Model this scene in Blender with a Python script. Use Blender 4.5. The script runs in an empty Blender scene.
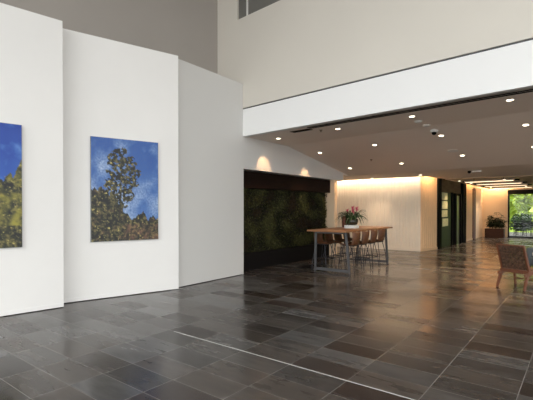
import bpy, bmesh, math, random
from mathutils import Vector, Matrix, noise
random.seed(7)
PI = math.pi
C = bpy.context.scene.collection
sc = bpy.context.scene

# ---------------------------------------------------------------- materials
def srgb(r, g, b):
    f = lambda c: (c/255/12.92) if c/255 <= .04045 else ((c/255+.055)/1.055)**2.4
    return (f(r), f(g), f(b), 1)

def mat(name, col, rough=.6, metal=0, spec=.5, noise_amt=0, nscale=8, bump=0, bscale=60, stretch=None, emit=None, estr=0):
    m = bpy.data.materials.new(name); m.use_nodes = True
    nt = m.node_tree; b = nt.nodes['Principled BSDF']
    b.inputs['Base Color'].default_value = col
    b.inputs['Roughness'].default_value = rough
    b.inputs['Metallic'].default_value = metal
    b.inputs['Specular IOR Level'].default_value = spec
    if noise_amt or bump:
        tc = nt.nodes.new('ShaderNodeTexCoord'); mp = nt.nodes.new('ShaderNodeMapping')
        if stretch: mp.inputs['Scale'].default_value = stretch
        nt.links.new(tc.outputs['Object'], mp.inputs['Vector'])
    if noise_amt:
        n = nt.nodes.new('ShaderNodeTexNoise'); n.inputs['Scale'].default_value = nscale; n.inputs['Detail'].default_value = 5
        nt.links.new(mp.outputs[0], n.inputs['Vector'])
        r = nt.nodes.new('ShaderNodeValToRGB')
        r.color_ramp.elements[0].position = .3; r.color_ramp.elements[1].position = .7
        lo = [max(0, c*(1-noise_amt)) for c in col[:3]] + [1]; hi = [min(1, c*(1+noise_amt)) for c in col[:3]] + [1]
        r.color_ramp.elements[0].color = lo; r.color_ramp.elements[1].color = hi
        nt.links.new(n.outputs[0], r.inputs[0]); nt.links.new(r.outputs[0], b.inputs['Base Color'])
    if bump:
        n2 = nt.nodes.new('ShaderNodeTexNoise'); n2.inputs['Scale'].default_value = bscale
        bp = nt.nodes.new('ShaderNodeBump'); bp.inputs['Strength'].default_value = bump; bp.inputs['Distance'].default_value = .01
        nt.links.new(mp.outputs[0], n2.inputs['Vector']); nt.links.new(n2.outputs[0], bp.inputs['Height'])
        nt.links.new(bp.outputs[0], b.inputs['Normal'])
    if emit:
        b.inputs['Emission Color'].default_value = emit; b.inputs['Emission Strength'].default_value = estr
    return m

M = {}
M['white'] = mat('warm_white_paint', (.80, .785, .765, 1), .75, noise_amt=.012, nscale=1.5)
M['fascia'] = mat('bright_white_paint', (.93, .93, .925, 1), .7)
M['upper'] = mat('off_white_upper_paint', (.74, .70, .63, 1), .8, noise_amt=.02, nscale=.6)
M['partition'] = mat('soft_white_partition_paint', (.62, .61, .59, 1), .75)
M['grey'] = mat('grey_wall_paint', (.36, .33, .30, 1), .8, noise_amt=.02, nscale=.8)
M['ceiling'] = mat('hall_ceiling_paint', (.82, .735, .655, 1), .9, spec=.2)
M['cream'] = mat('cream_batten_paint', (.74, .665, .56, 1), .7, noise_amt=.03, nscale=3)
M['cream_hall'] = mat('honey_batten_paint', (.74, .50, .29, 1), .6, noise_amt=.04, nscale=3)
M['cream_flat'] = mat('cream_wall_paint', (.74, .57, .39, 1), .7, noise_amt=.02, nscale=2)
M['black'] = mat('matt_black', (.005, .005, .005, 1), .8, spec=.04)
M['plinth'] = mat('black_plinth_laminate', (.006, .005, .005, 1), .7, spec=.1)
M['header'] = mat('dark_walnut_header', (.010, .0045, .003, 1), .7, spec=.1, noise_amt=.35, nscale=5, stretch=(1, .5, 12))
M['bronze'] = mat('dark_bronze_panel', (.15, .10, .06, 1), .7, spec=.05, noise_amt=.25, nscale=2, stretch=(1, 1, 3))
M['steel'] = mat('brushed_steel', (.10, .10, .105, 1), .5, metal=.3, noise_amt=.1, nscale=10)
M['mirror'] = mat('polished_lift_door_steel', (.07, .055, .05, 1), .3, metal=.6)
M['glassdark'] = mat('dark_green_glass', (.012, .017, .010, 1), .4, spec=.08)
M['paper'] = mat('pale_notice_paper', (.62, .60, .36, 1), .7, noise_amt=.2, nscale=12)
M['oak'] = mat('warm_oak_top', (.26, .12, .052, 1), .42, noise_amt=.3, nscale=6, stretch=(14, 1, 14))
M['chairwood'] = mat('reddish_teak', (.13, .047, .022, 1), .35, noise_amt=.25, nscale=8, stretch=(6, 6, 1))
M['postwood'] = mat('reddish_timber_post', (.09, .028, .013, 1), .5, noise_amt=.2, nscale=5, stretch=(8, 8, 1))
M['leather'] = mat('tan_brown_leather', (.11, .042, .015, 1), .5, noise_amt=.35, nscale=14, bump=.3, bscale=90)
M['wire'] = mat('dark_stool_metal', (.035, .035, .04, 1), .4, metal=.7)
M['terracotta'] = mat('brown_terracotta_glaze', (.17, .055, .03, 1), .4, noise_amt=.3, nscale=20)
M['bowl'] = mat('dark_olive_ceramic', (.035, .03, .018, 1), .25, noise_amt=.3, nscale=18)
M['whitebox'] = mat('white_lacquer', (.82, .80, .76, 1), .35)
M['soil'] = mat('dark_soil', (.008, .006, .004, 1), .9, noise_amt=.4, nscale=40)
M['leaf'] = mat('dark_green_leaf', (.022, .055, .016, 1), .45, noise_amt=.4, nscale=30)
M['leafdeep'] = mat('deep_green_leaf', (.012, .020, .008, 1), .6, spec=.2, noise_amt=.5, nscale=12)
M['flower'] = mat('crimson_bract', (.50, .05, .13, 1), .5, noise_amt=.3, nscale=40)
M['trim'] = mat('white_fixture_trim', (.75, .73, .70, 1), .5)
M['lens'] = mat('lit_downlight_lens', (.9, .85, .75, 1), .4, emit=(1, .84, .62, 1), estr=8)
M['led'] = mat('lit_led_strip', (.9, .85, .75, 1), .4, emit=(1, .72, .42, 1), estr=5)
M['baffle'] = mat('pale_linear_fixture', (.80, .74, .66, 1), .5)
M['fabric'] = mat('blue_grey_upholstery', (.055, .075, .095, 1), .9, noise_amt=.25, nscale=60, bump=.3, bscale=200)
M['piping'] = mat('pale_grey_cushion', (.34, .36, .38, 1), .85)
M['frame'] = mat('dark_window_frame', (.010, .009, .008, 1), .6, spec=.1)
M['joint'] = mat('pale_metal_floor_strip', (.62, .62, .60, 1), .35)
M['joint_dull'] = mat('weathered_floor_joint', (.22, .205, .19, 1), .5)
M['canvas_edge'] = mat('canvas_edge', (.30, .31, .33, 1), .7)
M['planterwood'] = mat('dark_planter_timber', (.040, .016, .009, 1), .6, spec=.2, noise_amt=.3, nscale=6, stretch=(1, 1, 8))
M['pave'] = mat('terrace_paving', (.07, .066, .06, 1), .8, noise_amt=.2, nscale=3)
M['grass'] = mat('bright_lawn', (.24, .34, .05, 1), .9, spec=.05, noise_amt=.3, nscale=3)
M['hedge'] = mat('deep_green_hedge', (.022, .045, .014, 1), .7, spec=.2, noise_amt=.4, nscale=3)
M['bark'] = mat('grey_brown_bark', (.07, .055, .04, 1), .9, noise_amt=.4, nscale=20)
M['outleaf'] = mat('bright_yellow_green_leaf', (.50, .60, .13, 1), .9, spec=.05, noise_amt=.35, nscale=2.5)  # bright yellow-green base with random tone
M['outdark'] = mat('mid_green_leaf', (.09, .17, .03, 1), .9, spec=.05, noise_amt=.4, nscale=3)
M['blackmetal'] = mat('black_terrace_metal', (.008, .009, .010, 1), .8, spec=.08)

def glass():
    m = bpy.data.materials.new('clear_window_glass'); m.use_nodes = True
    nt = m.node_tree; nt.nodes.remove(nt.nodes['Principled BSDF'])
    t = nt.nodes.new('ShaderNodeBsdfTransparent'); t.inputs[0].default_value = (.97, .98, .975, 1)
    g = nt.nodes.new('ShaderNodeBsdfGlossy'); g.inputs['Roughness'].default_value = .02
    mx = nt.nodes.new('ShaderNodeMixShader'); mx.inputs[0].default_value = .015
    nt.links.new(t.outputs[0], mx.inputs[1]); nt.links.new(g.outputs[0], mx.inputs[2])
    nt.links.new(mx.outputs[0], nt.nodes['Material Output'].inputs[0]); return m
M['glass'] = glass()

# slate floor: stack-bonded tiles 0.647 x 0.328 m
TW, TH = .647, .328
def slate():
    m = bpy.data.materials.new('slate_tile'); m.use_nodes = True
    nt = m.node_tree; b = nt.nodes['Principled BSDF']; L = nt.links.new; N = nt.nodes.new
    tc = N('ShaderNodeTexCoord'); mp = N('ShaderNodeMapping')
    mp.inputs['Location'].default_value = (.44 + 40*TW, -3.44 + 40*TH, 0)
    L(tc.outputs['Object'], mp.inputs['Vector'])
    # per tile random value from a white noise of the tile index
    sx = N('ShaderNodeSeparateXYZ'); L(mp.outputs[0], sx.inputs[0])
    def mth(op, a, bval):
        n = N('ShaderNodeMath'); n.operation = op
        L(a, n.inputs[0])
        if bval is not None: n.inputs[1].default_value = bval
        return n.outputs[0]
    ix = mth('FLOOR', mth('DIVIDE', sx.outputs[0], TW), None); iy = mth('FLOOR', mth('DIVIDE', sx.outputs[1], TH), None)
    cx = N('ShaderNodeCombineXYZ'); L(ix, cx.inputs[0]); L(iy, cx.inputs[1])
    wn = N('ShaderNodeTexWhiteNoise'); wn.noise_dimensions = '2D'; L(cx.outputs[0], wn.inputs['Vector'])
    rp = N('ShaderNodeValToRGB'); e = rp.color_ramp.elements
    e[0].position = 0; e[0].color = (.026, .020, .017, 1); e[1].position = 1; e[1].color = (.098, .095, .093, 1)
    for p, c in ((.12, (.038, .027, .023, 1)), (.35, (.054, .049, .046, 1)), (.6, (.070, .057, .048, 1)), (.8, (.078, .072, .067, 1))):
        x = e.new(p); x.color = c
    L(wn.outputs[0], rp.inputs[0])
    # cleft streaks
    mp2 = N('ShaderNodeMapping'); mp2.inputs['Scale'].default_value = (1.2, 5, 1)
    ad = N('ShaderNodeVectorMath'); ad.operation = 'ADD'; L(mp.outputs[0], ad.inputs[0]); L(wn.outputs['Color'], ad.inputs[1]); L(ad.outputs[0], mp2.inputs['Vector'])
    nz = N('ShaderNodeTexNoise'); nz.inputs['Scale'].default_value = 1.6; nz.inputs['Detail'].default_value = 5; nz.inputs['Roughness'].default_value = .55; L(mp2.outputs[0], nz.inputs['Vector'])
    r2 = N('ShaderNodeValToRGB'); r2.color_ramp.elements[0].position = .3; r2.color_ramp.elements[0].color = (.72, .72, .72, 1)
    r2.color_ramp.elements[1].position = .72; r2.color_ramp.elements[1].color = (1.35, 1.35, 1.36, 1); L(nz.outputs[0], r2.inputs[0])
    mu = N('ShaderNodeMix'); mu.data_type = 'RGBA'; mu.blend_type = 'MULTIPLY'; mu.inputs[0].default_value = 1
    L(rp.outputs[0], mu.inputs[6]); L(r2.outputs[0], mu.inputs[7])
    br = N('ShaderNodeTexBrick'); br.offset = 0; br.inputs['Scale'].default_value = 1
    br.inputs['Brick Width'].default_value = TW; br.inputs['Row Height'].default_value = TH
    br.inputs['Mortar Size'].default_value = .0034; br.inputs['Mortar Smooth'].default_value = .2
    L(mp.outputs[0], br.inputs['Vector'])
    mx = N('ShaderNodeMix'); mx.data_type = 'RGBA'; L(br.outputs['Fac'], mx.inputs[0]); L(mu.outputs[2], mx.inputs[6]); mx.inputs[7].default_value = (.23, .215, .20, 1)
    L(mx.outputs[2], b.inputs['Base Color'])
    rr = N('ShaderNodeMapRange'); rr.inputs['To Min'].default_value = .15; rr.inputs['To Max'].default_value = .27; L(nz.outputs[0], rr.inputs[0])
    wr = N('ShaderNodeMapRange'); wr.inputs['To Min'].default_value = -.05; wr.inputs['To Max'].default_value = .09
    wn2 = N('ShaderNodeTexWhiteNoise'); wn2.noise_dimensions = '3D'; of = N('ShaderNodeVectorMath'); of.operation = 'ADD'; of.inputs[1].default_value = (17, 5, 3)
    L(cx.outputs[0], of.inputs[0]); L(of.outputs[0], wn2.inputs['Vector']); L(wn2.outputs[0], wr.inputs[0])
    sm = N('ShaderNodeMath'); sm.operation = 'ADD'; L(rr.outputs[0], sm.inputs[0]); L(wr.outputs[0], sm.inputs[1])
    L(sm.outputs[0], b.inputs['Roughness'])
    # each tile is laid a hair out of level
    ge = N('ShaderNodeNewGeometry'); sb = N('ShaderNodeVectorMath'); sb.operation = 'SUBTRACT'; sb.inputs[1].default_value = (.5, .5, .5); L(wn2.outputs['Color'], sb.inputs[0])
    ml = N('ShaderNodeVectorMath'); ml.operation = 'MULTIPLY'; ml.inputs[1].default_value = (.006, .011, 0); L(sb.outputs[0], ml.inputs[0])
    an = N('ShaderNodeVectorMath'); an.operation = 'ADD'; L(ge.outputs['Normal'], an.inputs[0]); L(ml.outputs[0], an.inputs[1])
    nn = N('ShaderNodeVectorMath'); nn.operation = 'NORMALIZE'; L(an.outputs[0], nn.inputs[0])
    bp = N('ShaderNodeBump'); bp.inputs['Strength'].default_value = .12; bp.inputs['Distance'].default_value = .003
    L(nz.outputs[0], bp.inputs['Height']); L(nn.outputs[0], bp.inputs['Normal']); L(bp.outputs[0], b.inputs['Normal'])
    b.inputs['Specular IOR Level'].default_value = .38
    return m
M['slate'] = slate()

def attr_mat(name, rough):
    m = bpy.data.materials.new(name); m.use_nodes = True
    nt = m.node_tree; b = nt.nodes['Principled BSDF']; a = nt.nodes.new('ShaderNodeVertexColor'); a.layer_name = 'Col'
    nt.links.new(a.outputs[0], b.inputs['Base Color']); b.inputs['Roughness'].default_value = rough; return m
M['print'] = attr_mat('printed_canvas', .5)
M['mossleaf'] = attr_mat('living_wall_leaf', .7); M['mossleaf'].node_tree.nodes['Principled BSDF'].inputs['Specular IOR Level'].default_value = .12

# ---------------------------------------------------------------- mesh helpers
def box(bm, x0, y0, z0, x1, y1, z1, mtx=None, bevel=0):
    r = bmesh.ops.create_cube(bm, size=1)
    vs = r['verts']
    bmesh.ops.scale(bm, vec=(abs(x1-x0), abs(y1-y0), abs(z1-z0)), verts=vs)
    bmesh.ops.translate(bm, vec=((x0+x1)/2, (y0+y1)/2, (z0+z1)/2), verts=vs)
    if bevel:
        es = list({e for v in vs for e in v.link_edges})
        rb = bmesh.ops.bevel(bm, geom=es, offset=bevel, segments=2, affect='EDGES', profile=.6)
        vs = list({v for f in rb['faces'] for v in f.verts} | {v for v in vs if v.is_valid})
    if mtx: bmesh.ops.transform(bm, matrix=mtx, verts=vs)
    return vs

def prism(bm, pts, z0, z1):
    """pts: xy loop; z0/z1 numbers or functions of (x,y)"""
    g = lambda z, p: z(p[0], p[1]) if callable(z) else z
    a = [bm.verts.new((p[0], p[1], g(z0, p))) for p in pts]; b = [bm.verts.new((p[0], p[1], g(z1, p))) for p in pts]
    n = len(pts)
    bm.faces.new(a[::-1]); bm.faces.new(b)
    for i in range(n): bm.faces.new((a[i], a[(i+1) % n], b[(i+1) % n], b[i]))

def bar(bm, p, q, w, d=None, w2=None, d2=None, up=(0, 0, 1)):
    """tapered rectangular bar from p to q"""
    p, q = Vector(p), Vector(q); d = d or w; w2 = w2 or w; d2 = d2 or d
    ax = (q-p).normalized(); up = Vector(up)
    if abs(ax.dot(up)) > .95: up = Vector((1, 0, 0))
    s = ax.cross(up).normalized(); t = s.cross(ax).normalized()
    vs = []
    for c, ww, dd in ((p, w, d), (q, w2, d2)):
        vs.append([bm.verts.new(c + s*a*ww/2 + t*b*dd/2) for a, b in ((-1, -1), (1, -1), (1, 1), (-1, 1))])
    bm.faces.new(vs[0][::-1]); bm.faces.new(vs[1])
    for i in range(4): bm.faces.new((vs[0][i], vs[0][(i+1) % 4], vs[1][(i+1) % 4], vs[1][i]))

def tube(bm, pts, r, seg=8, r2=None):
    pts = [Vector(p) for p in pts]; n = len(pts); rings = []
    prev = None
    for i, p in enumerate(pts):
        ax = (pts[min(i+1, n-1)] - pts[max(i-1, 0)]).normalized()
        if prev is None:
            s = ax.cross(Vector((0, 0, 1)))
            if s.length < .1: s = ax.cross(Vector((1, 0, 0)))
        else: s = prev - ax*prev.dot(ax)
        s.normalize(); prev = s; t = ax.cross(s)
        rr = r if r2 is None else r + (r2-r)*i/(n-1)
        rings.append([bm.verts.new(p + (s*math.cos(a)+t*math.sin(a))*rr) for a in [2*PI*k/seg for k in range(seg)]])
    bm.faces.new(rings[0][::-1]); bm.faces.new(rings[-1])
    for i in range(n-1):
        for k in range(seg): bm.faces.new((rings[i][k], rings[i][(k+1) % seg], rings[i+1][(k+1) % seg], rings[i+1][k]))

def lathe(bm, prof, seg=28, c=(0, 0, 0)):
    rings = []
    for r, z in prof: rings.append([bm.verts.new((c[0]+r*math.cos(2*PI*k/seg), c[1]+r*math.sin(2*PI*k/seg), c[2]+z)) for k in range(seg)])
    for i in range(len(rings)-1):
        for k in range(seg): bm.faces.new((rings[i][k], rings[i][(k+1) % seg], rings[i+1][(k+1) % seg], rings[i+1][k]))
    bm.faces.new(rings[0][::-1]); bm.faces.new(rings[-1])

def obj(name, bm, m, parent=None, smooth=False, structure=False):
    bmesh.ops.recalc_face_normals(bm, faces=bm.faces)
    me = bpy.data.meshes.new(name); bm.to_mesh(me); bm.free(); me.materials.append(m)
    if smooth: me.polygons.foreach_set('use_smooth', [True]*len(me.polygons))
    o = bpy.data.objects.new(name, me); C.objects.link(o)
    if parent: o.parent = parent
    if structure: o['kind'] = 'structure'
    return o
def struct(name, bm, m): return obj(name, bm, m, structure=True)
def B(*a, **k):
    bm = bmesh.new(); box(bm, *a, **k); return bm
def P(pts, z0, z1):
    bm = bmesh.new(); prism(bm, pts, z0, z1); return bm
def tag(o, label, cat, group=None, kind=None):
    o['label'] = label; o['category'] = cat
    if group: o['group'] = group
    if kind: o['kind'] = kind
    return o
def thing(name, label, cat, loc=(0, 0, 0), rz=0, group=None):
    o = bpy.data.objects.new(name, None); C.objects.link(o); o.location = loc; o.rotation_euler = (0, 0, rz); o.empty_display_size = .1
    return tag(o, label, cat, group)
def dup(root, loc, rz, label):
    def cp(o, par):
        c = o.copy(); C.objects.link(c)
        if par: c.parent = par
        for ch in list(o.children): cp(ch, c)
        return c
    r = cp(root, None); r.location = loc; r.rotation_euler[2] = rz; r['label'] = label
    return r

# ---------------------------------------------------------------- room shell
def fy(x): return 7.47 + (x + 6.58)*(-.52/6.0)      # line of the fascia / upper wall
H_SOF, H_FAS, H_PAN, H_TOP = 3.37, 4.02, 4.64, 9.0
XR = 8.0; YB = -6.0; YE = 26.3
def fold1(x): return 9.45 + (x+6.65)*(-.70/5.95)
def fold2(x): return 13.35 + (x+6.65)*(-.60/5.6)
ZLOW = 2.79

struct('floor', B(-9.9, YB-.2, -.15, XR+.2, YE, 0), M['slate'])
struct('trim_1', B(-4.22, 3.433, -.002, XR, 3.446, .0015), M['joint'])
struct('trim_8', B(-1.088, 3.45, -.002, -1.081, 5.6, .001), M['joint_dull'])
struct('trim_9', B(-.444, -2, -.002, -.437, 4.95, .001), M['joint_dull'])
# grey back wall of the atrium
struct('wall_left', B(-7.75, YB, 0, -7.5, 7.75, H_TOP), M['grey'])
# angled gallery panels
def panel(name, a, b, thick, m):
    a, b = Vector(a), Vector(b); d = (b-a).normalized(); n = Vector((-d.y, d.x))   # behind side (-x)
    pts = [a, b, b+n*thick, a+n*thick]
    struct(name, P([(p.x, p.y) for p in pts], 0.012, H_PAN), m)
    return d, n
d1, n1 = panel('wall_gallery_front', (-6.67-.146*6.2, 3.18-.989*6.2), (-6.67, 3.18), .36, M['white'])
d2, n2 = panel('wall_gallery_middle', (-6.93-.271*.5, 3.32-.963*.5), (-6.37, 5.31), .40, M['white'])
struct('baseboard_gallery_front', P([(p.x, p.y) for p in (lambda a, b, n: [a+n*.01, b+n*.01, b-n*.006, a-n*.006])(Vector((-6.67, 3.18))-d1*6, Vector((-6.67, 3.18))-d1*.001, n1)], .012, .075), M['white'])
struct('baseboard_gallery_middle', P([(p.x, p.y) for p in (lambda a, b, n: [a+n*.01, b+n*.01, b-n*.006, a-n*.006])(Vector((-6.37, 5.31))-d2*2.2, Vector((-6.37, 5.31))-d2*.001, n2)], .012, .075), M['white'])
# partition carrying on under the soffit
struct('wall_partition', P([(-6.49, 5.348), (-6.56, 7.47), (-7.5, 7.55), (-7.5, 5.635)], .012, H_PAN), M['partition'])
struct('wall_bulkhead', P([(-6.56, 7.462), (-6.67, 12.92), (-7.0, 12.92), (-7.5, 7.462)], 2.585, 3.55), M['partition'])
struct('wall_niche_side', P([(-6.56, 7.465), (-6.565, 7.50), (-7.3, 7.50), (-7.3, 7.465)], 0, 2.585), M['partition'])
struct('wall_niche_back', B(-7.45, 7.47, 0, -7.12, 12.3, 2.585), M['black'])
struct('wall_niche_pier', P([(-6.66, 12.27), (-6.665, 12.46), (-7.45, 12.46), (-7.45, 12.27)], 0, 2.585), M['cream_flat'])

# upper wall with clerestory opening, fascia, reveal line
def strip(name, x0, x1, z0, z1, t, m, off=0):
    return struct(name, P([(x0, fy(x0)+off), (x1, fy(x1)+off), (x1, fy(x1)+off+t), (x0, fy(x0)+off+t)], z0, z1), m)
strip('wall_fascia', -6.56, XR, H_SOF, H_FAS, .16, M['fascia'])
strip('reveal_shade_trim', -6.6, XR, H_FAS, H_FAS+.035, .12, M['steel'], .03)  # dark strip in the reveal, the gap's shadow put into its colour
bm = bmesh.new()
def up(x0, x1, z0, z1, t=.3): prism(bm, [(x0, fy(x0)), (x1, fy(x1)), (x1, fy(x1)+t), (x0, fy(x0)+t)], z0, z1)
up(-7.5, -6.76, H_FAS+.035, H_TOP); up(-6.76, -1.2, H_FAS+.035, 6.25); up(-6.76, -1.2, 8.1, H_TOP); up(-1.2, XR, H_FAS+.035, H_TOP)
struct('wall_upper', bm, M['upper'])
strip('wall_clerestory_back', -6.9, -1.0, 6.2, 8.2, .1, M['grey'], .30)
w = thing('clerestory_window', 'high grey clerestory window in the upper wall with thin pale mullion', 'window', (0, 0, 0))
bm = bmesh.new(); prism(bm, [(-6.75, fy(-6.75)+.05), (-1.21, fy(-1.21)+.05), (-1.21, fy(-1.21)+.08), (-6.75, fy(-6.75)+.08)], 6.255, 8.09)
obj('pane', bm, mat('grey_reflective_glass', (.17, .165, .15, 1), .5), w)
for x in (-6.46, -5.1, -3.8, -2.5):
    bm = bmesh.new(); prism(bm, [(x, fy(x)+.02), (x+.04, fy(x)+.02), (x+.04, fy(x)+.05), (x, fy(x)+.05)], 6.255, 8.09)
    obj('mullion', bm, M['trim'], w)

# hall ceiling: level band, sloping bay, low level part
XA, XB = -9.9, 4.2
XL = -6.60
c_in = lambda x, y: H_SOF
struct('ceiling_front', P([(XL-.05, fy(XL)+.12), (XR, fy(XR)+.12), (XR, fold1(XR)), (XL-.05, fold1(XL))], H_SOF, H_SOF+.2), M['ceiling'])
def slope(x, y): return H_SOF if abs(y-fold1(x)) < abs(y-fold2(x)) else ZLOW
q = [(XL-.06, fold1(XL)), (XR, fold1(XR)), (XR, fold2(XR)), (XL-.06, fold2(XL))]
bm = bmesh.new(); prism(bm, q, slope, lambda x, y: slope(x, y)+.2); struct('ceiling_slope', bm, M['ceiling'])
YC = 15.62   # batten wall
struct('ceiling_low', P([(XL-.06, fold2(XL)), (XR, fold2(XR)), (XR, 17.0), (-4.36, 17.0), (-4.58, 15.36), (XA, 15.36), (XA, 12.925), (XL-.06, 12.925)], ZLOW, ZLOW+.2), M['ceiling'])
struct('ceiling_hall', P([(-4.33, 17.0), (XR, 17.0), (XR, 25.95), (-4.33, 25.95)], ZLOW-.03, ZLOW+.17), M['cream_flat'])
struct('light_block_roof', B(XA, 7.9, 3.6, XR+.2, YE+.2, 3.75), M['grey'])  # unseen slab added above the hall ceilings to block sky light leaks
struct('wall_behind_bulkhead', B(XA, 12.4, 0, XA+.1, YC+.1, 3.6), M['cream_flat'])
struct('wall_side_room', B(XA, 12.462, 0, -7.44, 12.56, 3.6), M['cream_flat'])

# far batten wall
def batten_wall(name, a, b, z0, z1, pitch=.11, m=None, dep=.02):
    a, b = Vector(a), Vector(b); L = (b-a).length; d = (b-a)/L; n = Vector((d.y, -d.x))   # towards the room
    bm = bmesh.new(); prism(bm, [tuple(p) for p in (a, b, b-n*.12, a-n*.12)], z0, z1)
    k = int(L/pitch)
    for i in range(k):
        p = a + d*(i+.5)*L/k; h = pitch*.38
        prism(bm, [tuple(v) for v in (p-d*h, p-d*(h*.7)+n*dep, p+d*(h*.7)+n*dep, p+d*h)], z0+.1, z1)
    prism(bm, [tuple(p) for p in (a, a+n*.026, b+n*.026, b)], z0, z0+.1)
    return struct(name, bm, m or M['cream'])
batten_wall('wall_far', (-9.8, YC), (-4.85, YC), 0, 3.25)
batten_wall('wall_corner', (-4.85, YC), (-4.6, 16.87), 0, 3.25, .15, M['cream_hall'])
struct('wall_lift_lobby', B(-5.2, 16.87, 0, -4.62, 21.5, 3.25), M['bronze'])
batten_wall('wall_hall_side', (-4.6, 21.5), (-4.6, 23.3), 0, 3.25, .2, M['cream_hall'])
struct('wall_hall_left', B(-5.0, 23.3, 0, -4.72, YE+.2, 3.25), M['cream_flat'])
struct('column', B(-4.8, 24.15, 0, -4.62, 26.1, 2.755, bevel=.01), M['cream_flat'])
struct('trim_3', B(-4.74, 23.42, 0, -4.56, 24.0, 2.66, bevel=.01), M['postwood'])
struct('wall_end', B(-4.75, YE, 0, -3.38, YE+.2, 3.25), M['cream_flat'])
struct('wall_end_header', B(-3.38, YE, 2.66, XR+.2, YE+.2, 3.25), M['cream_flat'])
struct('trim_6', B(-3.38, YE-.03, 2.42, 1.6, YE+.02, 2.66), M['frame'])
struct('trim_7', B(-3.38, YE-.35, 0, 1.6, YE, .02), M['frame'])
struct('wall_end_right', B(1.6, YE, 0, XR+.2, YE+.2, 2.66), M['cream_flat'])

# atrium shell around and behind the camera
struct('ceiling_atrium', B(-7.75, YB-.2, H_TOP, XR+.2, 7.9, H_TOP+.15), M['white'])
def glazed_wall(idx, horiz, pos, a0, a1, z0, z1, n):
    """window with frame, mullions and panes; horiz: along x at y=pos, else along y at x=pos"""
    def bx(bm, u0, u1, w0, w1, z0, z1):
        if horiz: box(bm, u0, pos+w0, z0, u1, pos+w1, z1)
        else: box(bm, pos+w0, u0, z0, pos+w1, u1, z1)
    bm = bmesh.new(); bx(bm, a0, a1, -.05, .05, z0, z0+.08); bx(bm, a0, a1, -.05, .05, z1-.1, z1)
    for k in range(n+1):
        u = a0 + (a1-a0-.07)*k/n; bx(bm, u, u+.07, -.05, .05, z0+.08, z1-.1)
    w = struct('window_%d' % idx, bm, M['frame'])
    for k in range(n):
        u = a0+.07+(a1-a0-.07)*k/n; bm = bmesh.new(); bx(bm, u, u-.07+(a1-a0-.07)/n, -.008, .008, z0+.08, z1-.1); obj('pane', bm, M['glass'], w)
glazed_wall(1, True, YE+.08, -3.38, 1.6, 0, 2.66, 3)
WZ = 7.4
glazed_wall(2, True, YB-.1, -7.0, XR-.5, .0, WZ, 9)
glazed_wall(4, False, XR+.1, 8.5, 15.0, 0, 2.8, 5)  # unseen hall glazing, added to let daylight brighten the hall ceiling
glazed_wall(3, False, XR+.1, YB+.5, 6.0, .0, WZ, 7)
bm = bmesh.new(); box(bm, -7.75, YB-.2, WZ, XR+.2, YB, H_TOP); box(bm, -7.75, YB-.2, 0, -7.0, YB, WZ); box(bm, XR-.5, YB-.2, 0, XR+.2, YB, WZ)
struct('wall_back', bm, M['white'])
bm = bmesh.new(); box(bm, XR, YB, WZ, XR+.2, 7.9, H_TOP); box(bm, XR, YB, 0, XR+.2, YB+.5, WZ); box(bm, XR, 6.0, 0, XR+.2, 8.5, WZ); box(bm, XR, 8.5, 2.8, XR+.2, YE, WZ); box(bm, XR, 15.0, 0, XR+.2, YE, 2.8)
struct('wall_right', bm, M['white'])
struct('ground_outside', B(-30, -40, -.4, 40, 75, -.16), mat('pale_forecourt_paving', (.30, .29, .28, 1), .85, noise_amt=.1, nscale=2))

# ---------------------------------------------------------------- canvases
def fbm(x, y, s=0, oct=4):
    v = 0; a = .5; f = 1
    for _ in range(oct): v += a*noise.noise(Vector((x*f, y*f, s))); a *= .5; f *= 2.1
    return v
def mixc(a, b, t):
    t = max(0, min(1, t)); return [a[i]+(b[i]-a[i])*t for i in range(3)]
def foliage_col(u, v, s):
    n1 = fbm(u*9, v*12, s); n2 = fbm(u*24, v*34, s+5, 3); r = fbm(u*30, v*44, s+9, 2)
    c = mixc((12, 18, 16), (104, 96, 60), .36+n1*1.5+n2*2.4)
    if r > .20: c = mixc(c, (206, 188, 110), (r-.20)*6)
    if r < -.16: c = mixc(c, (10, 14, 20), .85)
    return c
def paint_tree(u, v):
    # blue sky with soft cloud
    sky = mixc((40, 84, 158), (92, 130, 186), v*.9 + fbm(u*3, v*4, 1)*.6)
    cl = fbm(u*3.2+4, v*4.5, 3)*1.6 + .55*math.exp(-((v-.62)/.16)**2) + .25*math.exp(-((u-.30)/.2)**2-((v-.25)/.2)**2) - .02 + .35*math.exp(-((u-.08)/.16)**2-((v-.38)/.14)**2)
    sky = mixc(sky, (196, 208, 226), cl*.95)
    lace = fbm(u*40, v*55, 17, 2); sky = mixc(sky, (60, 92, 150), .25+lace*1.2)
    # tree crown, an open lobed mass leaning left of the middle
    lobes = ((.36, .20, .15, .085), (.53, .24, .14, .08), (.60, .33, .12, .06), (.40, .33, .17, .09), (.56, .43, .12, .05), (.34, .45, .16, .09), (.46, .55, .15, .07), (.30, .60, .22, .10), (.44, .14, .09, .05))
    d = min(((u-a)/c)**2 + ((v-b)/e)**2 for a, b, c, e in lobes)
    edge = 1 + fbm(u*13, v*17, 8)*1.9
    hole = fbm(u*22, v*30, 21, 3)
    if d < edge and hole < .13: return foliage_col(u, v, 2)
    if abs(u-(.42-.06*(v-.5))) < .012 and .2 < v < .8: return (46, 38, 30)
    # undergrowth line
    pts = ((0, .50), (.15, .47), (.28, .58), (.45, .68), (.58, .80), (.68, .74), (.76, .71), (.84, .80), (.93, .77), (1.01, .81))
    for (a, b), (c, e) in zip(pts, pts[1:]):
        if a <= u <= c: yb = b+(e-b)*(u-a)/(c-a); break
    if v > yb + fbm(u*16, v*4, 6)*.09:
        c = foliage_col(u, v, 4)
        w = fbm(u*14, v*18, 30)+(.35 if (u > .45 and v > .84) else 0)
        return mixc(c, (150, 104, 82), max(0, w)*.9)
    return sky
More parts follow.
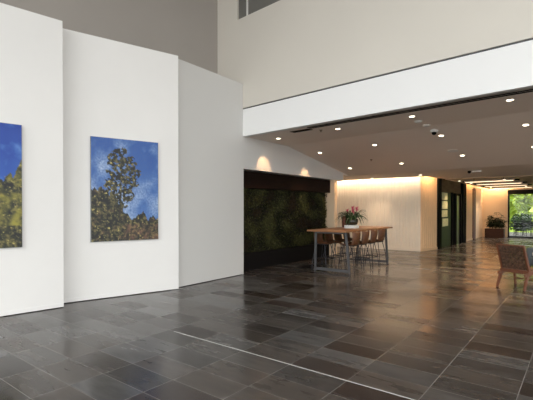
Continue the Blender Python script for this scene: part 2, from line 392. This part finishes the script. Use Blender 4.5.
def paint_bush(u, v):
    sky = mixc((16, 58, 150), (50, 100, 180), v*1.6 + fbm(u*3, v*4, 41)*.5)
    sky = mixc(sky, (120, 160, 215), max(0, fbm(u*5, v*7, 43)*1.4-.1))
    yb = .40 - .12*(u-.5) + .10*math.sin(u*9+1) + fbm(u*8, 0, 44)*.16
    if v > yb + fbm(u*18, v*20, 45)*.12:
        c = foliage_col(u, v, 46); return mixc(c, (150, 142, 56), max(0, .34+fbm(u*7, v*9, 47)*1.6)*(1 if v < .82 else .3))
    return sky
def canvas(label, d, n, corner_far, fn):
    """d along the wall, n behind it; corner_far = right bottom corner on the wall, 1.22 m wide, 1.85 m high"""
    t = thing('canvas_print', label, 'picture', (corner_far[0]-d.x*.61, corner_far[1]-d.y*.61, 1.02), 0, 'landscape canvases on the gallery walls')
    R = Matrix(((d.x, n.x, 0, 0), (d.y, n.y, 0, 0), (0, 0, 1, 0), (0, 0, 0, 1)))
    obj('stretcher', B(-.61, -.045, 0, .61, -.006, 1.85, mtx=R), M['canvas_edge'], t)
    NU, NV = 110, 166; bm = bmesh.new(); cl = bm.verts.layers.float_color.new('Col'); g = []
    for j in range(NV+1):
        row = []
        for i in range(NU+1):
            u, v = i/NU, j/NV; vv = bm.verts.new(R @ Vector((-.605+1.21*u, -.049, 1.845-1.84*v)))
            vv[cl] = srgb(*[max(0, min(255, c)) for c in fn(u, v)]); row.append(vv)
        g.append(row)
    for j in range(NV):
        for i in range(NU): bm.faces.new((g[j][i], g[j+1][i], g[j+1][i+1], g[j][i+1]))
    # thin edge to give the print a depth
    o = obj('printed_face', bm, M['print'], t); md = o.modifiers.new('thick', 'SOLIDIFY'); md.thickness = .003; md.offset = 0
    return t
canvas('landscape picture cut by the left edge of the photo, olive bushes below deep blue sky', d1, n1, (-6.757, 2.59), paint_bush)
canvas('landscape picture of a tall dark tree against blue cloudy sky, shown in full', d2, n2, (-6.488, 4.892), paint_tree)

# ---------------------------------------------------------------- living wall
lw = thing('living_wall', 'long living wall of dark green leaves set in a black niche', 'plant wall', (-6.95, 9.88, 0))
lw_l = Vector((-6.95, 9.88, 0))
def lwb(x0, y0, z0, x1, y1, z1, **k): return B(x0-lw_l.x, y0-lw_l.y, z0, x1-lw_l.x, y1-lw_l.y, z1, **k)
obj('plinth', lwb(-7.12, 7.51, 0, -6.86, 12.26, .45), M['plinth'], lw)
obj('header_panel', lwb(-7.12, 7.51, 2.15, -6.82, 12.26, 2.575), M['header'], lw)
obj('backing_panel', lwb(-7.12, 7.51, .45, -7.02, 12.26, 2.15), M['soil'], lw)
bm = bmesh.new(); cl = bm.verts.layers.float_color.new('Col')
for i in range(15000):
    y = random.uniform(7.54, 12.24)-lw_l.y; z = random.uniform(.46, 2.16)
    pn = noise.noise(Vector((y*1.7, z*2.2, 1))); ln = random.uniform(.03, .075)*(1.4 if pn > .2 else 1)
    x = -7.02 - lw_l.x + random.uniform(0, .09) + .04*noise.noise(Vector((y*4, z*4, 3)))
    a = random.gauss(-PI/2, .7) if pn > 0 else random.uniform(0, 2*PI)
    d = Vector((random.uniform(.1, .6), math.cos(a), math.sin(a))).normalized(); s = d.cross(Vector((1, 0, 0))).normalized()*ln*random.uniform(.16, .32)
    p = Vector((x, y, z)); tip = p+d*ln; mid = p+d*ln*.5+Vector((.008, 0, 0))
    tip.z = min(max(tip.z, .455), 2.20)
    b = random.random(); base = mixc((.003, .005, .002), (.060, .062, .022), b*b*.9+.9*pn+.1)
    if random.random() < .05: base = (.08, .075, .035)
    if pn < -.3: base = mixc(base, (.035, .018, .012), .5)
    v = [bm.verts.new(p), bm.verts.new(mid+s), bm.verts.new(tip), bm.verts.new(mid-s)]
    for q_ in v: q_[cl] = (base[0], base[1], base[2], 1)
    bm.faces.new(v)
fo = obj('foliage', bm, M['mossleaf'], lw); fo['kind'] = 'stuff'

# ---------------------------------------------------------------- communal table
TX0, TX1, TY0, TY1, TZ = -5.57, -4.47, 8.80, 11.80, 1.075
tb = thing('communal_table', 'long bar-height communal table with warm wood top and grey steel frames', 'table', ((TX0+TX1)/2, (TY0+TY1)/2, 0))
hw, hl = (TX1-TX0)/2, (TY1-TY0)/2
obj('tabletop', B(-hw, -hl, TZ-.045, hw, hl, TZ, bevel=.006), M['oak'], tb)
for y, yt in ((-hl+.32, -hl+.24), (hl-.24, hl-.22)):
    for s in (-1, 1):
        bm = bmesh.new(); bar(bm, (s*(hw-.13), yt, TZ-.045), (s*(hw-.06), y, .0), .058, .035, .058, .035, up=(0, 1, 0)); obj('leg', bm, M['steel'], tb)
    bm = bmesh.new(); bar(bm, (-(hw-.10), y, .06), (hw-.10, y, .06), .035, .07); obj('foot_rail', bm, M['steel'], tb)
    bm = bmesh.new(); bar(bm, (-(hw-.17), yt, TZ-.07), (hw-.17, yt, TZ-.07), .035, .05); obj('top_rail', bm, M['steel'], tb)

# stools
def make_stool(label):
    t = thing('bar_stool', label, 'stool', (0, 0, 0), 0, 'leather stools along the communal table')
    # sits facing -x; leather sling: seat rolls up into a low wraparound back
    bm = bmesh.new(); NS, NW = 12, 10; prof = []
    for i in range(NS+1):
        u = i/NS
        if u < .5: x = -.20+u*.72; z = .70-.02*math.sin(u*2*PI)
        else: a = (u-.5)*2; x = .16+.07*math.sin(a*PI/2)+.02*a; z = .70+.325*(a**1.1)
        prof.append((x, z, u))
    g = []
    for x, z, u in prof:
        row = []
        for j in range(NW+1):
            v = j/NW*2-1; w = .205-.02*abs(u-.5); lift = .045*abs(v)**2.5*(1-u*.4); wrap = -.10*abs(v)**2.2*max(0, u-.4)/.6
            row.append(bm.verts.new((x+wrap, v*w, z+lift)))
        g.append(row)
    for i in range(NS):
        for j in range(NW): bm.faces.new((g[i][j], g[i+1][j], g[i+1][j+1], g[i][j+1]))
    o = obj('seat_shell', bm, M['leather'], t, smooth=True); md = o.modifiers.new('t', 'SOLIDIFY'); md.thickness = .022; md.offset = 0
    for sx in (-1, 1):
        for sy in (-1, 1):
            bm = bmesh.new(); tube(bm, [(sx*.12, sy*.14, .69), (sx*.19, sy*.20, .35), (sx*.225, sy*.225, .0)], .0095); obj('leg', bm, M['wire'], t)
    bm = bmesh.new()
    zf = .30; k = .20
    tube(bm, [(-k, -k, zf), (-k, k, zf)], .008); tube(bm, [(k, -k, zf), (k, k, zf)], .008)
    for s in (-1, 1): tube(bm, [(-k, s*k, zf), (k, s*k, zf)], .008)
    obj('footrest', bm, M['wire'], t)
    bm = bmesh.new(); box(bm, -.15, -.16, .672, .15, .16, .688); obj('seat_frame', bm, M['wire'], t)
    return t
NX, FX = -4.64, -5.40
ys = (9.36, 9.90, 10.44, 10.98)
near_l = ['brown leather bar stool on the near right side of table, closest to camera', 'brown leather bar stool on the near right side of table, second from camera',
          'brown leather bar stool on the near right side of table, third from camera', 'brown leather bar stool on the near right side of table, farthest from camera']
far_l = [s.replace('on the near right side', 'on the plant wall side') for s in near_l]
st = make_stool(near_l[0]); st.location = (NX, ys[0], 0)
for i in (1, 2, 3): dup(st, (NX, ys[i], 0), random.uniform(-.06, .06), near_l[i])
for i in range(4): dup(st, (FX, ys[i], 0), PI+random.uniform(-.06, .06), far_l[i])

# table centre piece
def leaf_blade(bm, p, az, ln, w, droop, rise, n=6):
    p = Vector(p); d = Vector((math.cos(az), math.sin(az), 0)); s = Vector((-d.y, d.x, 0)); prev = None
    for i in range(n+1):
        u = i/n; c = p + d*ln*u*.8 + Vector((0, 0, rise*math.sin(u*PI*.62)-droop*u*u)); ww = w*(.55+.9*u)*(1-u**3)+.0015
        a, m_, b = bm.verts.new(c-s*ww+Vector((0, 0, ww*.5))), bm.verts.new(c), bm.verts.new(c+s*ww+Vector((0, 0, ww*.5)))
        if prev: bm.faces.new((prev[0], a, m_, prev[1])); bm.faces.new((prev[1], m_, b, prev[2]))
        prev = (a, m_, b)
PX, PY = -5.0, 10.18
tag(obj('plant_stand', B(PX-.16, PY-.12, TZ, PX+.16, PY+.12, TZ+.085, bevel=.006), M['whitebox']), 'low white block under the flower bowl on the communal table', 'stand')
pl = thing('potted_bromeliad', 'dark bowl of bromeliads with crimson flowers and arching green leaves on white block', 'plant', (PX, PY, TZ+.0855))
bm = bmesh.new(); lathe(bm, [(.10, 0), (.15, .02), (.175, .09), (.17, .17), (.16, .175), (.155, .15), (.02, .14)]); obj('bowl', bm, M['bowl'], pl, smooth=True)
bm = bmesh.new()
for cx, cy in ((-.07, -.02), (.07, .03), (.0, -.06), (.02, .07)):
    for i in range(17): leaf_blade(bm, (cx, cy, .14), random.uniform(0, 2*PI), random.uniform(.30, .58), .017, random.uniform(.08, .36), random.uniform(.14, .34))
obj('leaves', bm, M['leaf'], pl)
for cx, cy, h in ((-.12, -.02, .36), (.02, .02, .44), (.13, .04, .42), (.08, -.08, .34)):
    bm = bmesh.new(); tube(bm, [(cx*.6, cy*.6, .13), (cx, cy, h)], .006, 6); f = obj('stem', bm, M['leaf'], pl)
    bm = bmesh.new()
    for k in range(14): leaf_blade(bm, (cx, cy, h-.05+k*.007), k*2.4, .085, .014, -.01, .04, 3)
    tube(bm, [(cx, cy, h-.04), (cx, cy, h+.06)], .014, 7, .003)
    obj('flower', bm, M['flower'], f)
bm = bmesh.new(); lathe(bm, [(.075, 0), (.095, .01), (.10, .15), (.095, .30), (.10, .315), (.085, .315), (.08, .05)])
o = obj('vase', bm, M['terracotta'], smooth=True); o.location = (-5.40, 10.60, TZ); tag(o, 'brown glazed cylinder vase behind the flower bowl on table', 'vase')

# ---------------------------------------------------------------- lounge chair
ch = thing('lounge_chair', 'wooden lounge chair with woven brown backrest, seen from behind', 'chair', (-1.17, 9.42, 0), math.atan2(-.40, .90))
# local: x = width (left->right as seen), y = forwards (away from camera)
W2 = .275
for s in (-1, 1):
    bm = bmesh.new(); bar(bm, (s*W2, .02, .0), (s*(W2-.015), .17, .36), .034, .04, .05, .06, up=(0, 1, 0)); obj('leg', bm, M['chairwood'], ch)
    bm = bmesh.new(); bar(bm, (s*W2, .66, .0), (s*(W2-.01), .60, .40), .032, .036, .045, .055, up=(0, 1, 0)); obj('leg', bm, M['chairwood'], ch)
    bm = bmesh.new(); bar(bm, (s*(W2-.01), .04, .29), (s*(W2-.01), .68, .38), .03, .06); obj('side_rail', bm, M['chairwood'], ch)
    bm = bmesh.new(); bar(bm, (s*(W2-.01), .00, .875), (s*(W2-.01), .23, .28), .034, .045, .034, .06, up=(0, 1, 0)); obj('back_stile', bm, M['chairwood'], ch)
bm = bmesh.new(); bar(bm, (-W2+.03, .16, .345), (W2-.03, .16, .345), .03, .07); obj('seat_rail', bm, M['chairwood'], ch)
bm = bmesh.new(); bar(bm, (-W2+.01, .62, .36), (W2-.01, .62, .36), .03, .06); obj('seat_rail', bm, M['chairwood'], ch)
bm = bmesh.new(); bar(bm, (-W2+.01, .63, .14), (W2-.01, .63, .14), .018, .022); obj('stretcher', bm, M['chairwood'], ch)
def weave(p0, ux, uy, wx, wy, nx, ny, name, th=.006):
    """basket weave of flat straps spanning the two directions"""
    p0, ux, uy = Vector(p0), Vector(ux), Vector(uy); nrm = ux.cross(uy).normalized(); bm = bmesh.new()
    def strap(fixed_dir, run_dir, L, width, pos, ph, cnt):
        rows = []
        N_ = cnt*4
        for i in range(N_+1):
            t = i/N_; off = nrm*math.sin(PI*t*cnt+ph)*th
            c = p0 + run_dir*L*t + fixed_dir*pos
            rows.append((bm.verts.new(c-fixed_dir*width/2+off), bm.verts.new(c+fixed_dir*width/2+off)))
        for a, b in zip(rows, rows[1:]): bm.faces.new((a[0], a[1], b[1], b[0]))
    for i in range(nx): strap(ux, uy, wy, wx/nx*.80, wx*(i+.5)/nx, PI*(i % 2), ny)
    for j in range(ny): strap(uy, ux, wx, wy/ny*.80, wy*(j+.5)/ny, PI*((j+1) % 2), nx)
    m = M['strap'] if 'strap' in M else None
    o = obj(name, bm, m, ch); md = o.modifiers.new('t', 'SOLIDIFY'); md.thickness = .003; md.offset = 0; return o
M['strap'] = mat('woven_brown_strap', (.085, .045, .028, 1), .55, noise_amt=.75, nscale=26)
bd = (Vector((0, .200, .345))-Vector((0, .005, .865))).normalized()
weave((-W2+.005, .005, .862), (1, 0, 0), bd, 2*W2-.01, .56, 9, 9, 'backrest')
sd = Vector((0, .60, .05)).normalized()
weave((-W2+.02, .19, .345), (1, 0, 0), sd, 2*W2-.04, .42, 9, 7, 'seat')
bm = bmesh.new(); bar(bm, (-W2, -.002, .875), (W2, -.002, .875), .025, .03); obj('top_rail', bm, M['chairwood'], ch)

# armchair at the right edge, mostly out of the frame
ac = thing('armchair', 'blue-grey upholstered armchair cut by the right edge of the photo', 'armchair', (-.62, 12.0, 0), math.radians(-40))
obj('seat', B(-.36, -.30, .20, .36, .36, .42, bevel=.04), M['fabric'], ac, smooth=True)
obj('seat_cushion', B(-.29, -.28, .42, .29, .34, .53, bevel=.035), M['piping'], ac, smooth=True)
obj('backrest', B(-.36, .30, .20, .36, .46, .82, bevel=.05), M['fabric'], ac, smooth=True)
for s in (-1, 1):
    obj('armrest', B(s*.36-.06, -.32, .18, s*.36+.06, .44, .64, bevel=.04), M['fabric'], ac, smooth=True)
    for y in (-.26, .38):
        bm = bmesh.new(); tube(bm, [(s*.34, y, .20), (s*.36, y*1.03, 0)], .02, 8, .013); obj('leg', bm, M['chairwood'], ac)

# ---------------------------------------------------------------- lift lobby
lf = thing('lift_entrance', 'narrow polished steel lift door in a black frame on the dark lobby wall', 'elevator', (-4.62, 20.2, 0))
def lb(parent, nm, x0, y0, z0, x1, y1, z1, m, base=(-4.62, 20.2), **k): return obj(nm, B(x0-base[0], y0-base[1], z0, x1-base[0], y1-base[1], z1, **k), m, parent)
lb(lf, 'door_panel', -4.62, 19.75, 0, -4.56, 20.40, 2.2, M['mirror'])
lb(lf, 'frame', -4.62, 19.52, 0, -4.52, 19.72, 2.3, M['black']); lb(lf, 'frame', -4.62, 20.43, 0, -4.50, 20.60, 2.3, M['black']); lb(lf, 'lintel', -4.62, 19.73, 2.21, -4.53, 20.42, 2.3, M['black'])
struct('trim_4', B(-4.62, 20.85, 0, -4.50, 21.48, 2.86), M['black'])
struct('trim_5', B(-4.62, 16.88, 0, -4.53, 17.28, 2.86), M['black'])
db = thing('notice_board', 'tall dark glass panel with four pale notices beside the lift', 'notice board', (-4.62, 18.2, 0))
lb(db, 'glass_panel', -4.62, 17.36, 0.02, -4.585, 18.95, 2.30, M['glassdark'], (-4.62, 18.2))
lb(db, 'frame', -4.62, 18.97, 0, -4.54, 19.20, 2.32, M['black'], (-4.62, 18.2))
for z0, z1, y0 in ((1.98, 2.28, 17.50), (1.60, 1.93, 17.50), (1.27, 1.55, 17.50), (.88, 1.20, 17.60)):
    lb(db, 'notice', -4.585, y0, z0, -4.575, y0+.85, z1, M['paper'], (-4.62, 18.2))

# ---------------------------------------------------------------- planter at the hall end
pt = thing('planter', 'dark timber planter box of leafy shrubs against the cream end wall', 'planter', (-3.92, 25.75, 0))
obj('box', B(-.48, -.22, 0, .46, .22, .50, bevel=.012), M['planterwood'], pt)
for cx in (-.26, -.12, .04, .20, .34):
    bm = bmesh.new(); hh = random.uniform(.65, 1.1)
    for s in range(10):
        a = random.uniform(0, 2*PI); tx, ty = cx+math.cos(a)*random.uniform(.03, .24), math.sin(a)*.14
        top = Vector((tx, ty, .5+hh*random.uniform(.25, 1)))
        tube(bm, [(cx, 0, .48), ((cx+tx)/2, ty/2, .5+hh*.3), top], .006, 5)
        for k in range(11):
            u = random.uniform(.25, 1); p = Vector((cx, 0, .48)).lerp(top, u)
            leaf_blade(bm, p, random.uniform(0, 2*PI), random.uniform(.16, .32), .036, .06, random.uniform(.0, .07), 3)
    obj('shrub', bm, M['leafdeep'], pt)

# ---------------------------------------------------------------- ceiling fittings
def ceil_z(x, y):
    if y < fold1(x): return H_SOF
    if y < fold2(x): return H_SOF + (ZLOW-H_SOF)*(y-fold1(x))/(fold2(x)-fold1(x))
    return ZLOW if y < 17 else ZLOW-.03
def tilt(x, y):
    return math.atan2(ZLOW-H_SOF, fold2(x)-fold1(x)) if fold1(x) < y < fold2(x) else 0
dl_proto = None
def downlight(x, y, label, aim=None, power=38, group='recessed ceiling downlights'):
    global dl_proto
    x += .04; z = ceil_z(x, y)
    if dl_proto is None:
        dl_proto = thing('downlight', label, 'ceiling light', (x, y, z), 0, group)
        bm = bmesh.new(); lathe(bm, [(.050, -.0005), (.050, -.007), (.074, -.005), (.078, -.0005)][::-1], 28); obj('trim_ring', bm, M['trim'], dl_proto)
        bm = bmesh.new(); lathe(bm, [(.048, -.010), (.048, -.0006)], 24); obj('lens', bm, M['lens'], dl_proto)
        t = dl_proto
    else: t = dup(dl_proto, (x, y, z), 0, label)
    t.rotation_euler = (tilt(x, y), 0, 0)
    ld = bpy.data.lights.new('downlight_lamp', 'SPOT'); ld.energy = power; ld.color = (1, .72, .47) if aim is None else (1, .60, .30)
    ld.spot_size = math.radians(95 if aim is None else 48); ld.spot_blend = .7 if aim is None else .35; ld.shadow_soft_size = .04
    lo = bpy.data.objects.new('downlight_lamp', ld); C.objects.link(lo); lo.location = (x, y, z-.03)
    if aim: lo.rotation_euler = (Vector(aim)-lo.location).to_track_quat('-Z', 'Y').to_euler()
rows = [
 ([(-6.09, 8.23), (-4.33, 8.05), (-2.64, 7.84), (-1.0, 7.64), (.7, 7.5), (2.4, 7.35)], 'first row behind the white fascia'),
 ([(-6.10, 10.28), (-4.30, 9.98), (-2.60, 9.70), (-.96, 9.50), (.7, 9.3), (2.4, 9.1)], 'second row from the white fascia'),
 ([(-6.12, 12.25), (-4.32, 11.98), (-2.55, 11.50), (-.95, 11.12), (.75, 11.0), (2.4, 10.9)], 'third row from the white fascia'),
 ([(-6.49, 14.87), (-4.55, 14.5), (-2.7, 14.3), (-.9, 14.2), (.8, 14.1), (2.4, 14.0)], 'farthest row before the batten wall')]
ordn = ['leftmost', 'second from left', 'third from left', 'rightmost in view', 'just out of view', 'far out of view']
for r_, (pts, nm) in enumerate(rows):
    for i, (x, y) in enumerate(pts):
        vis = ordn[i]
        aim = None
        if i == 0 and r_ < 3: aim = (-6.95, y+.15, ceil_z(x, y)-1.45)
        downlight(x, y, 'round ceiling downlight, %s in the %s' % (vis, nm), aim, 62 if aim else (68, 120, 215, 85)[r_])
for x, y, lab in ((-4.12, 18.2, 'lit ceiling downlight beside the lift lobby wall'), (-4.1, 20.3, 'lit ceiling downlight in front of the lift frame end'), (-2.5, 18.2, 'lit ceiling downlight in the middle of far hall, before the linear lights'), (-2.4, 24.6, 'lit ceiling downlight nearest the garden window'), (-4.0, 24.7, 'lit ceiling downlight above the planter box')):
    downlight(x, y, lab, None, 105)

def sensor(x, y, name, prof, m, label, cat, group=None, dark=None):
    z = ceil_z(x, y)
    if dark:
        t = thing(name, label, cat, (x, y, z), 0, group)
        bm = bmesh.new(); lathe(bm, prof[::-1], 24); obj('base', bm, m, t, smooth=False)
        bm = bmesh.new(); lathe(bm, dark[::-1], 20); obj('dome', bm, M['black'], t, smooth=True)
    else:
        bm = bmesh.new(); lathe(bm, prof[::-1], 24); t = obj(name, bm, m); t.location = (x, y, z); tag(t, label, cat, group)
    t.rotation_euler = (tilt(x, y), 0, 0)
disc = [(.075, 0), (.075, -.02), (.05, -.04), (.0008, -.042)]
sensor(-2.64, 8.33, 'smoke_detector', disc, M['trim'], 'round white ceiling detector just behind the third light of the first row', 'detector', 'ceiling detectors')
sensor(-2.62, 8.82, 'smoke_detector', disc, M['trim'], 'round white ceiling detector right next to the black camera dome', 'detector', 'ceiling detectors')
sensor(-2.60, 9.30, 'security_camera', [(.08, 0), (.08, -.035), (.06, -.05), (.0008, -.05)], M['trim'], 'black dome security camera on white base on the ceiling', 'security camera', None, [(.05, -.045), (.048, -.075), (.03, -.098), (.0008, -.104)])
sensor(-2.62, 11.0, 'ceiling_speaker', [(.13, 0), (.13, -.008), (.12, -.014), (.0008, -.014)], M['trim'], 'flat white ceiling disc on the sloping bay, midway between two downlights', 'ceiling speaker')
sprk = [(.035, 0), (.035, -.008), (.012, -.012), (.012, -.04), (.022, -.044), (.0008, -.046)]
sensor(-4.66, 7.95, 'sprinkler_head', sprk, M['bronze'], 'small dark sprinkler near the linear air vent', 'sprinkler', 'ceiling sprinklers')
sensor(-4.95, 11.35, 'sprinkler_head', sprk, M['bronze'], 'small dark sprinkler on the sloping ceiling above the table', 'sprinkler', 'ceiling sprinklers')
em = thing('emergency_ceiling_light', 'white emergency light with black lamp on the low ceiling before the lift', 'ceiling light', (-2.75, 13.95, ZLOW), .1)
obj('housing', B(-.02, -.07, -.05, .24, .07, -.0005), M['trim'], em); bm = bmesh.new(); lathe(bm, [(.05, -.0005), (.05, -.05), (.03, -.075), (.0008, -.08)][::-1], 20, (-.09, 0, 0)); obj('lamp', bm, M['black'], em)

# linear slot diffuser along the fascia and small grille
sd_ = thing('slot_diffuser', 'long black linear air slot along the front edge of the soffit', 'vent', (0, 0, 0))
x0, x1 = -4.75, XR-.3
for k, off in enumerate((.19, .29)):
    bm = bmesh.new(); prism(bm, [(x0, fy(x0)+off), (x1, fy(x1)+off), (x1, fy(x1)+off+.055), (x0, fy(x0)+off+.055)], H_SOF-.008, H_SOF-.0005); obj('slot', bm, M['black'], sd_)
gr = thing('vent_grille', 'short dark air grille at the left end of the soffit', 'vent', (-5.05, fy(-5.05)+.40, H_SOF), -.087)
obj('frame', B(-.27, -.09, -.006, .27, .09, -.0005), M['bronze'], gr)
for k in range(5): obj('louvre', B(-.24, -.08+k*.035, -.010, .24, -.066+k*.035, -.0061), M['black'], gr)

# linear pendants in the far hall
lab = ['thin linear ceiling fixture nearest the camera in the far hall', 'thin linear ceiling fixture second from the camera in the far hall', 'thin linear ceiling fixture third from the camera in the far hall', 'thin linear ceiling fixture nearest the garden window']
fx = None
for i, (y, xa) in enumerate(((17.05, -3.7), (18.95, -3.65), (20.75, -3.65), (23.0, -3.65))):
    if fx is None:
        fx = thing('linear_pendant', lab[0], 'ceiling light', (xa, y, 2.62), -.10, 'linear fixtures in the far hall')
        obj('body', B(0.06, -.04, 0, 1.75, .04, .045), M['baffle'], fx)
        obj('end_cap', B(0, -.042, -.002, .055, .042, .048), M['black'], fx); obj('end_cap', B(1.755, -.042, -.002, 1.90, .042, .048), M['black'], fx)
        obj('diffuser', B(.10, -.03, -.006, 1.70, .03, -.0005), M['led'], fx)
        bm = bmesh.new(); tube(bm, [(.4, 0, .045), (.4, 0, .14)], .006, 6); obj('hanger', bm, M['black'], fx)
        bm = bmesh.new(); tube(bm, [(1.4, 0, .045), (1.4, 0, .14)], .006, 6); obj('hanger', bm, M['black'], fx)
    else: dup(fx, (xa, y, 2.62), -.10, lab[i])

# ---------------------------------------------------------------- garden beyond the glass
struct('terrace', B(-12, YE+.2, -.16, 12, 33, -.01), M['pave'])
struct('lawn', B(-40, 33, -.16, 40, 74, 0), M['grass'])
bm = bmesh.new(); prism(bm, [(-30, 48), (20, 48), (20, 70), (-30, 70)], -.2, lambda x, y: .1 if y < 50 else 12); struct('bank', bm, M['grass'])
def leaf_cloud(bm, c, r, n, s, seed):
    rd = random.Random(seed)
    for _ in range(n):
        while True:
            v = Vector((rd.uniform(-1, 1), rd.uniform(-1, 1), rd.uniform(-1, 1)))
            if .35 < v.length < 1: break
        k = 1 + .45*noise.noise(v*2+Vector((seed, 0, 0)))
        p = Vector((v.x*r[0]*k, v.y*r[1]*k, v.z*r[2]*k)) + Vector(c)
        if p.z < .03: p.z = .03+rd.random()*.2
        a = Vector((rd.gauss(0, 1), rd.gauss(0, 1), rd.gauss(0, 1))).normalized(); b = a.cross(Vector((rd.gauss(0, 1), rd.gauss(0, 1), rd.gauss(0, 1)))).normalized()
        l = s*rd.uniform(.6, 1.3)
        bm.faces.new([bm.verts.new(p-a*l), bm.verts.new(p+b*l*.5), bm.verts.new(p+a*l), bm.verts.new(p-b*l*.5)])
def shrub(name, label, cat, loc, r, n, s, m, seed, trunk=0, group=None):
    t = thing(name, label, cat, loc, 0, group)
    bm = bmesh.new(); leaf_cloud(bm, (0, 0, trunk+r[2]*.8), r, n, s, seed); obj('crown' if trunk else 'foliage', bm, m, t)['kind'] = 'stuff'
    bm = bmesh.new(); tube(bm, [(0, 0, 0), (.05, .02, (trunk+r[2])*.5), (0, 0, trunk+r[2]*.9)], .05+.03*trunk, 8, .03); obj('trunk', bm, M['bark'], t)
    return t
shrub('tree', 'slim garden tree with leaves hanging just outside the left of the window', 'tree', (-4.3, 29.2, -.01), (.65, .5, .85), 380, .10, M['outdark'], 3, 1.45)
for i, (x, y, h, lb_) in enumerate(((-8.2, 38, 3.0, 'bright yellow-green bushy tree at the left of the garden window view'), (-4.6, 43, 3.6, 'bright yellow-green bushy tree in the middle of the garden window view'), (-1.0, 38, 3.2, 'bright yellow-green bushy tree at the right edge of the window view'), (4.5, 43, 3.6, 'bright yellow-green tree beyond the right edge of the photo'))):
    shrub('garden_tree', lb_, 'tree', (x, y, 0), (2.6, 1.9, h*.95), 6500, .36, M['outleaf'], 20+i, h*.25, 'trees on the lawn')
for i, (x, y, lb_) in enumerate(((-5.4, 35.0, 'low dark hedge bush at the left behind the terrace seats'), (-3.5, 34.4, 'low dark hedge bush in the middle behind the terrace seats'), (-1.6, 34.8, 'low dark hedge bush at the right behind the terrace seats'))):
    shrub('hedge_bush', lb_, 'bush', (x, y, 0), (.72, .5, .72), 1100, .11, M['hedge'], 50+i, 0, 'low bushes behind the terrace')
def make_terrace_chair(label, loc, rz):
    t = thing('terrace_chair', label, 'chair', loc, rz, 'black chairs on the terrace')
    obj('seat', B(-.24, -.24, .43, .24, .24, .46), M['blackmetal'], t)
    bm = bmesh.new()
    for k in range(4): box(bm, -.22, .215, .55+k*.09, .22, .235, .60+k*.09)
    obj('backrest', bm, M['blackmetal'], t)
    for sx in (-1, 1):
        for sy in (-1, 1):
            bm = bmesh.new(); tube(bm, [(sx*.22, sy*.22, 0), (sx*.22, sy*.22, .90 if sy > 0 else .64)], .014, 6); obj('leg', bm, M['blackmetal'], t)
        bm = bmesh.new(); bar(bm, (sx*.22, -.24, .65), (sx*.22, .24, .65), .04, .02); obj('armrest', bm, M['blackmetal'], t)
    return t
z_ = -.01
tc = make_terrace_chair('black metal terrace chair nearest the left jamb of the garden window', (-3.05, 28.3, z_), .3)
for (x, y, r, l) in ((-2.35, 28.0, -.4, 'black metal terrace chair in the middle, before the window mullion'), (-3.75, 31.0, 1.5, 'black metal terrace chair behind the table on its left'), (-2.75, 30.2, 2.9, 'black metal terrace chair behind the table, farther off on the right'), (-2.0, 30.6, 3.1, 'black metal terrace chair farthest right across the table'), (-2.0, 27.3, .9, 'black metal terrace chair nearest the glass, right of the mullion'), (-3.05, 31.9, 2.0, 'black metal terrace chair farthest from the glass, by the hedge')):
    dup(tc, (x, y, z_), r, l)
tt = thing('terrace_table', 'dark terrace table standing among the black chairs outside', 'table', (-2.6, 29.2, z_))
obj('tabletop', B(-.7, -.4, .71, .7, .4, .74), M['blackmetal'], tt)
for sx in (-1, 1):
    for sy in (-1, 1): bm = bmesh.new(); tube(bm, [(sx*.64, sy*.34, 0), (sx*.64, sy*.34, .71)], .02, 6); obj('leg', bm, M['blackmetal'], tt)

# ---------------------------------------------------------------- lights
def area(name, loc, rot, sx, sy, e, col, portal=False):
    l = bpy.data.lights.new(name, 'AREA'); l.shape = 'RECTANGLE'; l.size = sx; l.size_y = sy; l.energy = e; l.color = col
    if portal: l.cycles.is_portal = True
    o = bpy.data.objects.new(name, l); C.objects.link(o); o.location = loc; o.rotation_euler = rot; return o
area('window_portal', (.25, YB-.25, WZ/2), (PI/2, 0, 0), 14.6, WZ, 1, (1, 1, 1), True)
area('window_portal', (XR+.25, .25, WZ/2), (PI/2, 0, PI/2), 11.6, WZ, 1, (1, 1, 1), True)
area('window_portal', (XR+.25, 11.75, 1.4), (PI/2, 0, PI/2), 6.6, 2.8, 1, (1, 1, 1), True)
area('window_portal', (-.9, YE+.35, 1.33), (-PI/2, 0, 0), 5.2, 2.8, 1, (1, 1, 1), True)
# warm cove strips above the batten walls
WARM = (1, .66, .36)
area('cove_lamp', (-7.2, YC-.14, 3.05), (0, 0, 0), 5.0, .05, 115, (1, .77, .54))
area('cove_lamp', (-4.60, 16.2, 3.1), (0, 0, math.radians(11)), .05, 1.2, 42, WARM)
area('cove_lamp', (-4.45, 22.4, 3.1), (0, 0, 0), .05, 1.8, 28, WARM)
area('cove_lamp', (-3.95, YE-.17, 3.1), (0, 0, 0), 1.1, .05, 46, WARM)
area('cove_lamp', (-4.5, 25.0, 3.1), (0, 0, 0), .05, 2.2, 14, WARM)

wd = bpy.data.worlds.new('sky'); sc.world = wd; wd.use_nodes = True
bg = wd.node_tree.nodes['Background']; bg.inputs[0].default_value = (.985, .985, .99, 1); bg.inputs[1].default_value = 5.1

# ---------------------------------------------------------------- camera
cam = bpy.data.cameras.new('camera'); co = bpy.data.objects.new('camera', cam); C.objects.link(co)
cam.sensor_width = 36; cam.lens = 407/533*36; co.location = (0, 0, 1.6)
co.rotation_euler = (PI/2-math.radians(.5), 0, math.radians(37.98)); cam.shift_y = (9+405*math.tan(math.radians(.5)))/533; sc.camera = co
sc.view_settings.view_transform = 'Standard'; sc.view_settings.look = 'None'; sc.view_settings.gamma = 1
sc.view_settings.use_curve_mapping = False; sc.view_settings.exposure = 0
try:
    sc.cycles.use_denoising = True
except Exception: pass
